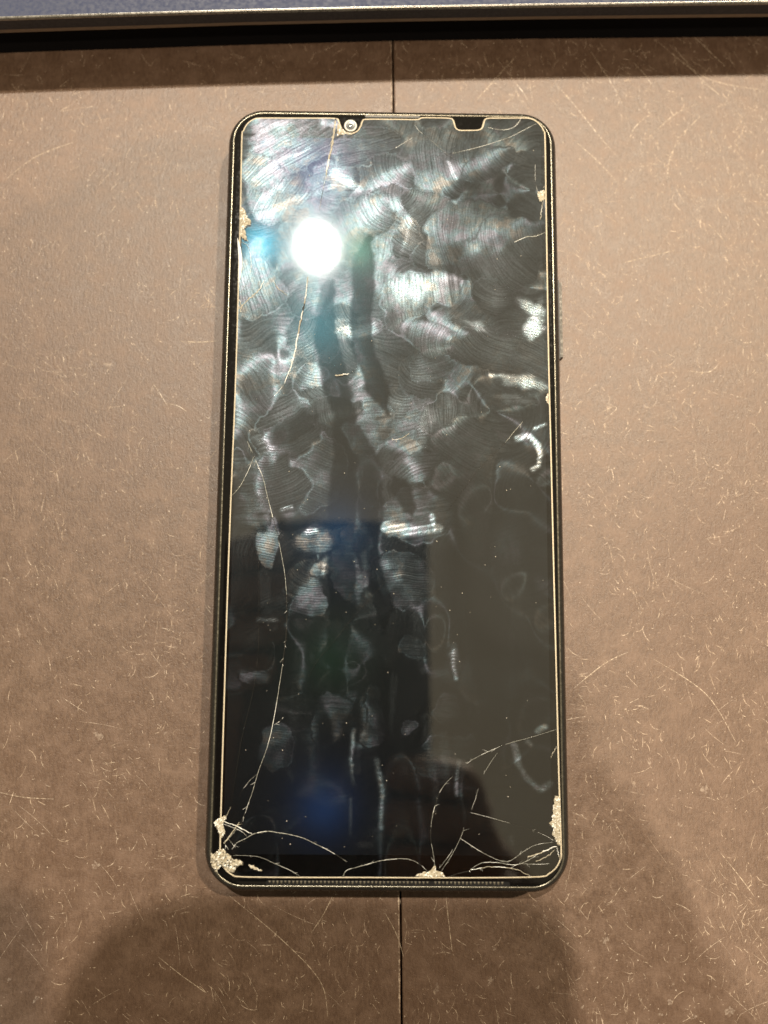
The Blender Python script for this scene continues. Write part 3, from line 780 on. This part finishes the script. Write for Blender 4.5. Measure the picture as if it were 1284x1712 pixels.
# ---------------------------------------------------------------- cracks and chips in the protector
CR = [  # (points, width mm, strength class)
 ([(562, 198), (560, 207), (558, 225), (554, 248), (549, 270), (545, 293)], .38, 2), ([(545, 293), (541, 312), (537, 332), (534, 350)], .10, 1),
 ([(515, 462), (512, 490), (506, 520), (500, 550), (497, 566), (490, 600), (483, 622), (475, 642)], .26, 2), ([(475, 642), (464, 656), (450, 668)], .12, 1),
 ([(412, 353), (440, 350), (478, 338)], .06, 0), ([(413, 356), (450, 349), (520, 332)], .06, 0), ([(421, 369), (450, 367), (475, 366)], .06, 0), ([(412, 377), (440, 373), (470, 372)], .06, 0),
 ([(404, 405), (415, 412), (420, 440), (415, 468), (402, 490)], .10, 1), ([(400, 516), (415, 501), (432, 486), (442, 468)], .22, 2), ([(400, 525), (404, 512), (399, 500)], .15, 2),
 ([(457, 470), (466, 483), (482, 495)], .14, 2), ([(420, 300), (436, 288), (452, 276)], .10, 1),
 ([(393, 708), (402, 717), (412, 735), (422, 757), (432, 780), (440, 800), (447, 830), (455, 860), (464, 895), (470, 925), (476, 960), (479, 1000), (479, 1050), (474, 1100), (468, 1140), (458, 1200), (448, 1245), (432, 1290), (420, 1330), (405, 1370), (390, 1393), (374, 1410)], .14, 1),
 ([(424, 763), (418, 780), (410, 797), (400, 815), (388, 828)], .13, 1), ([(560, 628), (572, 626), (584, 625)], .24, 2), ([(584, 625), (592, 619)], .08, 0),
 ([(432, 925), (433, 1040), (430, 1110), (420, 1170), (405, 1230), (395, 1290), (386, 1345)], .07, 0), ([(874, 705), (845, 740), (800, 785), (742, 862)], .07, 0), ([(874, 705), (860, 721), (845, 740)], .12, 1),
 ([(655, 736), (670, 733), (685, 724)], .14, 2), ([(690, 203), (700, 218), (715, 230), (735, 247), (748, 258)], .08, 1), ([(640, 262), (665, 245), (690, 230)], .10, 1),
 ([(745, 259), (800, 246), (850, 230), (880, 215), (898, 206)], .10, 1), ([(816, 213), (840, 217), (858, 213), (868, 203), (874, 190)], .12, 1), ([(720, 266), (745, 260), (768, 270), (800, 276)], .06, 0),
 ([(745, 260), (760, 245), (790, 225)], .06, 0), ([(745, 260), (738, 240), (735, 222)], .06, 0), ([(895, 275), (895, 300), (899, 322)], .08, 1), ([(909, 335), (905, 352), (904, 368)], .14, 2), ([(860, 405), (880, 396), (895, 395), (913, 388)], .16, 1),
 ([(648, 968), (620, 1000), (590, 1032), (560, 1070), (530, 1105), (515, 1135)], .06, 0), ([(458, 1212), (466, 1207), (474, 1199)], .10, 1), ([(432, 1292), (415, 1308), (400, 1330)], .08, 1),
 ([(932, 1219), (890, 1232), (850, 1243), (820, 1255), (795, 1267), (780, 1277)], .10, 1), ([(808, 1295), (820, 1275), (832, 1258)], .09, 1), ([(920, 1270), (924, 1260), (930, 1248)], .12, 2),
 ([(370, 1372), (395, 1381), (422, 1395)], .16, 2), ([(372, 1377), (400, 1388), (413, 1398)], .10, 1), ([(388, 1420), (395, 1410), (410, 1402), (425, 1394), (445, 1390), (465, 1392), (500, 1399), (530, 1412), (560, 1428), (580, 1441)], .16, 1),
 ([(390, 1430), (430, 1432), (460, 1444), (485, 1455), (500, 1464)], .09, 1), ([(573, 1465), (580, 1455), (600, 1449), (625, 1442), (650, 1437), (680, 1436), (700, 1444), (714, 1456)], .12, 1),
 ([(368, 1380), (378, 1366), (386, 1348)], .10, 2), ([(368, 1380), (374, 1398), (378, 1420)], .12, 2), ([(368, 1385), (384, 1405), (394, 1418)], .07, 1), ([(374, 1410), (384, 1398), (400, 1375)], .22, 2),
 ([(727, 1449), (724, 1425), (720, 1400), (722, 1370), (728, 1345), (735, 1325), (745, 1310), (757, 1298)], .11, 1), ([(738, 1456), (755, 1430), (770, 1401), (776, 1383)], .10, 1), ([(734, 1452), (748, 1434), (757, 1420)], .08, 1),
 ([(770, 1402), (790, 1415), (815, 1430), (840, 1440), (855, 1438), (875, 1424), (895, 1413), (925, 1408)], .12, 1), ([(748, 1466), (780, 1457), (805, 1451), (835, 1449), (860, 1453), (878, 1460), (888, 1466)], .13, 2),
 ([(786, 1454), (805, 1443), (830, 1442), (860, 1446), (880, 1440), (900, 1428), (930, 1415)], .12, 1), ([(870, 1444), (900, 1445), (918, 1444)], .09, 1), ([(882, 1433), (905, 1425), (930, 1415)], .22, 2), ([(895, 1440), (915, 1432), (928, 1420)], .16, 2),
 ([(786, 1358), (830, 1370), (880, 1385), (910, 1396), (926, 1406)], .08, 1), ([(931, 1418), (934, 1430), (937, 1440)], .14, 2), ([(800, 1318), (795, 1335), (788, 1355)], .07, 1),
]
M_crack_dark = mat_glass_edge('deep_crack', (.05, .047, .04), .12, .6)
r3 = random.Random(9)
M_glint = mat_glass_edge('glint_fracture', (.85, .85, .80), .12, .3)  # glints of the broken glass put into a pale colour
for pts, wd, cl in CR:
    sp = smooth_path([at(x, y, ZP) for x, y in pts], 7)
    k = len(sp)
    jit = .10 if cl == 2 else .025
    sp = [p + Vector((r3.uniform(-jit, jit), r3.uniform(-jit, jit), 0)) for p in sp]
    bm = bmesh.new()
    ws = [wd * (.35 + .65 * math.sin(math.pi * min(1, (i + 1) / k * 1.0)) ** .4 * r3.uniform(.6, 1.25)) * (.75 if cl < 2 else 1) for i in range(k)]
    ribbon(bm, sp, ws, ZP - .004, .02 if cl < 2 else .05)
    if cl >= 1:                                        # small forks and burrs along the crack
        for q in range(int(k / 9)):
            i0 = r3.randrange(1, k - 1); p0 = sp[i0]; d = (sp[i0] - sp[i0 - 1]); d = Vector((d.x, d.y, 0))
            if d.length < 1e-4: continue
            d.normalize(); a = r3.choice((-1, 1)) * r3.uniform(.3, .9); ln = r3.uniform(.3, 1.3)
            e = Vector((d.x * math.cos(a) - d.y * math.sin(a), d.x * math.sin(a) + d.y * math.cos(a), 0))
            ribbon(bm, [p0, p0 + e * ln * .5, p0 + e * ln + Vector((0, r3.uniform(-.1, .1), 0))], [wd * .6, wd * .4, .02], ZP - .004, .02)
    o = link('crack', bm, (M_crack_dark, M_crack, M_dust)[cl], prot)
    if cl:                                             # random stretches dark, others pale as painted glints
        o.data.materials.append(M_crack_dark); o.data.materials.append(M_glint)
        run = 0; mi = 0
        for f in o.data.polygons:
            if run <= 0: run = r3.randint(4, 18); mi = r3.choice((0, 0, 0, 0, 2, 2, 1))
            f.material_index = mi; run -= 1

M_powder = mat_glass_edge('glass_powder', (.36, .31, .22), .6, .6)
def shard_patch(name, poly_px, z, hmax, seed, mat, cell=.34):
    """a crushed area: many small facets standing proud of the glass"""
    rs = random.Random(seed)
    P = np.array([[at(x, y, z).x, at(x, y, z).y] for x, y in poly_px])
    x0, y0 = P.min(0); x1, y1 = P.max(0)
    bm = bmesh.new()
    nx, ny = int((x1 - x0) / cell) + 2, int((y1 - y0) / cell) + 2
    grid = {}
    X, Y = np.meshgrid(x0 + np.arange(nx) * cell, y0 + np.arange(ny) * cell)
    I = inside(X, Y, P)
    for j in range(ny):
        for i in range(nx):
            if I[j, i]:
                edge = not (0 < i < nx - 1 and 0 < j < ny - 1 and I[j, i - 1] and I[j, i + 1] and I[j - 1, i] and I[j + 1, i])
                hh = .006 if edge else rs.uniform(.03, hmax * (.45 if name == 'chip' else 1))
                grid[i, j] = bm.verts.new(V((X[j, i] + rs.uniform(-.4, .4) * cell, Y[j, i] + rs.uniform(-.4, .4) * cell, z + hh)))
    for (i, j) in list(grid):
        q = [grid.get(k) for k in ((i, j), (i + 1, j), (i + 1, j + 1), (i, j + 1))]
        if all(q): bm.faces.new((q[0], q[1], q[2])); bm.faces.new((q[0], q[2], q[3]))
        elif q[0] and q[1] and q[3]: bm.faces.new((q[0], q[1], q[3]))
        elif q[0] and q[1] and q[2]: bm.faces.new((q[0], q[1], q[2]))
    o = link(name, bm, mat, prot)
    for m_ in (M_crack_dark, M_glint, M_powder): o.data.materials.append(m_)
    for f in o.data.polygons: f.material_index = rs.choice((0, 0, 0, 3, 3, 2) if name == 'chip' else (0, 0, 0, 0, 1, 2, 3, 3))
    return o
shard_patch('chip', [(400, 338), (409, 350), (415, 362), (422, 369), (420, 375), (410, 381), (413, 394), (417, 408), (409, 402), (401, 394), (398, 370)], ZP, .16, 1, M_dust)
shard_patch('chip', [(563, 204), (562, 232), (568, 226), (578, 225), (590, 226), (598, 219), (590, 222), (578, 220), (570, 212)], ZP, .10, 2, M_dust, .2)
shard_patch('chip', [(897, 322), (908, 317), (911, 318), (911, 334), (903, 338), (899, 332)], ZP, .14, 3, M_dust, .22)
shard_patch('chip', [(917, 655), (911, 665), (913, 673), (920, 680)], ZP, .12, 4, M_dust, .2)
shard_patch('chip', [(688, 1469), (697, 1461), (708, 1456), (714, 1458), (722, 1449), (727, 1444), (731, 1455), (738, 1457), (745, 1464), (750, 1469)], ZP, .22, 5, M_dust)
shard_patch('chip', [(927, 1328), (933, 1330), (937, 1332), (938, 1365), (937, 1395), (939, 1412), (933, 1416), (926, 1402), (922, 1396), (925, 1385), (917, 1377), (922, 1371), (924, 1350)], ZP, .14, 6, M_dust, .24)
shard_patch('chip', [(356, 1374), (368, 1366), (378, 1362), (380, 1368), (373, 1378), (378, 1390), (372, 1404), (366, 1396), (362, 1386)], ZP, .14, 7, M_dust, .22)
shard_patch('shattered_corner', [(350, 1418), (356, 1428), (364, 1420), (374, 1417), (382, 1426), (388, 1434), (400, 1436), (411, 1441), (408, 1448), (398, 1450), (396, 1456), (388, 1461), (378, 1456), (371, 1448), (366, 1455), (362, 1463), (354, 1450), (350, 1438)], ZP - .02, .42, 8, M_dust, .3)
shard_patch('chip', [(409, 1441), (422, 1446), (442, 1456), (436, 1458), (420, 1453)], ZP, .12, 9, M_dust, .25)
# crescent of lifted glass on the left edge
bm = bmesh.new()
sp = smooth_path([at(x, y, ZP) for x, y in [(397, 398), (400, 415), (402, 435), (401, 455), (399, 475)]], 6)
ribbon(bm, sp, [.75 * math.sin(math.pi * (i + .4) / len(sp)) + .05 for i in range(len(sp))], ZP, .10)
link('lifted_sliver', bm, mat_glass_edge('clear_sliver', (.75, .78, .78), .12, .1), prot)
# dust grains on the glass
bm = bmesh.new()
for i in range(130):
    px, py = r3.uniform(405, 915), r3.uniform(235, 1420)
    c = at(px, py, ZP); r = r3.choice([.05, .06, .07, .10]); n = 6
    t_ = bm.verts.new(V((c.x, c.y, ZP + r)))
    q = [bm.verts.new(V((c.x + r * math.cos(k * 1.047), c.y + r * math.sin(k * 1.047), ZP + .004))) for k in range(n)]
    for k in range(n): bm.faces.new((q[k], q[(k + 1) % n], t_))
link('dust', bm, simple_mat('dust', (.55, .5, .42), .5), prot, kind='stuff')

# ---------------------------------------------------------------- the photographer (outside the frame; mirrored in the screen, casts the soft shadows)
ML = Matrix.Translation(CAM) @ CM.to_4x4()
def L(x, y, z): return ML @ Vector((x, y, z))
held = empty('held_phone', 'dark phone held above the table by the photographer', 'phone')
held.location = (0, 0, 0)
HX, HY, HW, HH, HZ = -16.5, -42, 77, 156, 6.0
def lrr(i, z, r=11): return [tuple(L(x, y, z)) for x, y in rrect(HW - 2 * i, HH - 2 * i, r - i, 10, HX, HY)]
bm = bmesh.new()
loft(bm, [lrr(1.2, HZ), lrr(.3, HZ + .8), lrr(0, HZ + 2.5), lrr(0, HZ + 6.5), lrr(.4, HZ + 8.2), lrr(1.4, HZ + 9)], cap0=True, cap1=True)
bmesh.ops.recalc_face_normals(bm, faces=bm.faces)
link('case', bm, mat_metal('dark_case', (.03, .03, .035), .5, .1), held, False)
for lx, ly in ((0, 0), (0, 19 - 38), (-20, -9)):
    bm = bmesh.new()
    loft(bm, [[tuple(L(lx + r * math.cos(2 * math.pi * k / 28), ly + r * math.sin(2 * math.pi * k / 28), z)) for k in range(28)] for r, z in ((8.2, HZ + .4), (8.2, HZ - 1.6), (7.2, HZ - 1.9), (6.6, HZ - 1.2), (3, HZ - 1.0))], cap1=True)
    bmesh.ops.recalc_face_normals(bm, faces=bm.faces)
    link('lens_ring', bm, mat_metal('lens_ring_metal', (.10, .10, .10), .3, .9), held)

def skinned(name, chains, mat, parent, lvl=2):
    """chains: lists of (point mm, radius mm); equal points are shared"""
    key = {}; vs = []; rad = []; ed = []
    for ch in chains:
        prev = None
        for p, r in ch:
            k = tuple(round(c, 1) for c in p)
            if k not in key: key[k] = len(vs); vs.append(V(p)); rad.append(r * MM)
            if prev is not None and prev != key[k]: ed.append((prev, key[k]))
            prev = key[k]
    me = bpy.data.meshes.new(name); me.from_pydata(vs, ed, []); me.materials.append(mat)
    o = bpy.data.objects.new(name, me); C.objects.link(o); o.parent = parent
    sk = o.modifiers.new('skin', 'SKIN'); sk.use_smooth_shade = True
    for i, r in enumerate(rad):
        me.skin_vertices[0].data[i].radius = (r, r)
        me.skin_vertices[0].data[i].use_root = (i == 0)
    sub = o.modifiers.new('subdivision', 'SUBSURF'); sub.levels = sub.render_levels = lvl
    return o
person = empty('person', 'photographer in a dark sweater leaning over the table with a phone in both hands', 'person')
skin = simple_mat('skin', (.15, .09, .06), .6); cloth = mat_metal('dark_sweater', (.025, .025, .03), .9, 0)
def arm(s):
    """forearm, palm and five fingers closed on the lower end of the held phone; s = -1 left, +1 right"""
    xe = HX + s * HW / 2                                 # side edge of the phone, local frame
    g = lambda x, y, z: tuple(L(xe + s * x, y, z))
    y0 = -4 if s < 0 else -92
    wrist = g(38 if s > 0 else 14, y0 - 62, 24); palm = g(17, y0 - 24, 20)
    ch = [[(wrist, 23), (g(26 if s > 0 else 16, y0 - 42, 23), 24), (palm, 19), (g(14, y0 - 8, 20), 17)]]
    root = g(14, y0 - 8, 20)
    for k, (dy, ln) in enumerate(((20, 1.0), (4, 1.08), (-12, 1.0), (-28, .8))):
        b = y0 + dy
        base = root if k < 2 else palm
        ch.append([(base, 17), (g(13, b, 14), 9.5), (g(9.5, b + 2, 1 * ln), 8.5), (g(-3 * ln, b + 4, -3.2), 8), (g(-20 * ln, b + 6, -2.6), 7)])
    ch.append([(palm, 19), (g(14, y0 + 2, 32), 11), (g(2, y0 + 18, 30), 9.5), (g(-14, y0 + 30, 27), 8.5)])
    return ch, wrist
lc, lw = arm(-1); rc, rw = arm(1)
chest = (-10, -480, 300); neck = (-10, -430, 400)
body = [[((-10, -500, 60), 120), ((-10, -500, 180), 115), (chest, 120), (neck, 55), ((-8, -360, 440), 52), ((-6, -305, 480), 78), ((-5, -290, 525), 84), ((-5, -292, 565), 66)],
        [((-6, -305, 480), 78), ((-6, -224, 478), 16)],
        [(chest, 120), ((-170, -455, 330), 62), ((-205, -385, 260), 46), ((-150, -300, 215), 42), (lw, 23)],
        [(chest, 120), ((150, -455, 330), 62), ((225, -380, 250), 46), ((230, -300, 190), 42), (rw, 23)]] + lc + rc
skinned('body', body, skin, person)
def up(p, q, f): return tuple(Vector(p).lerp(Vector(q), f))
le, re_ = (-150, -300, 215), (230, -300, 190)
sw = [[((-10, -500, 55), 128), ((-10, -500, 180), 124), (chest, 130), ((-10, -438, 385), 68)],
      [(chest, 130), ((-170, -455, 330), 72), ((-205, -385, 260), 56), (le, 52), (up(le, lw, .8), 34)],
      [(chest, 130), ((150, -455, 330), 72), ((225, -380, 250), 56), (re_, 52), (up(re_, rw, .8), 34)]]
skinned('sweater', sw, cloth, person)
skinned('hair', [[((-6, -340, 490), 62), ((-5, -318, 540), 84), ((-5, -294, 580), 66)]], simple_mat('dark_hair', (.02, .014, .01), .6), person)
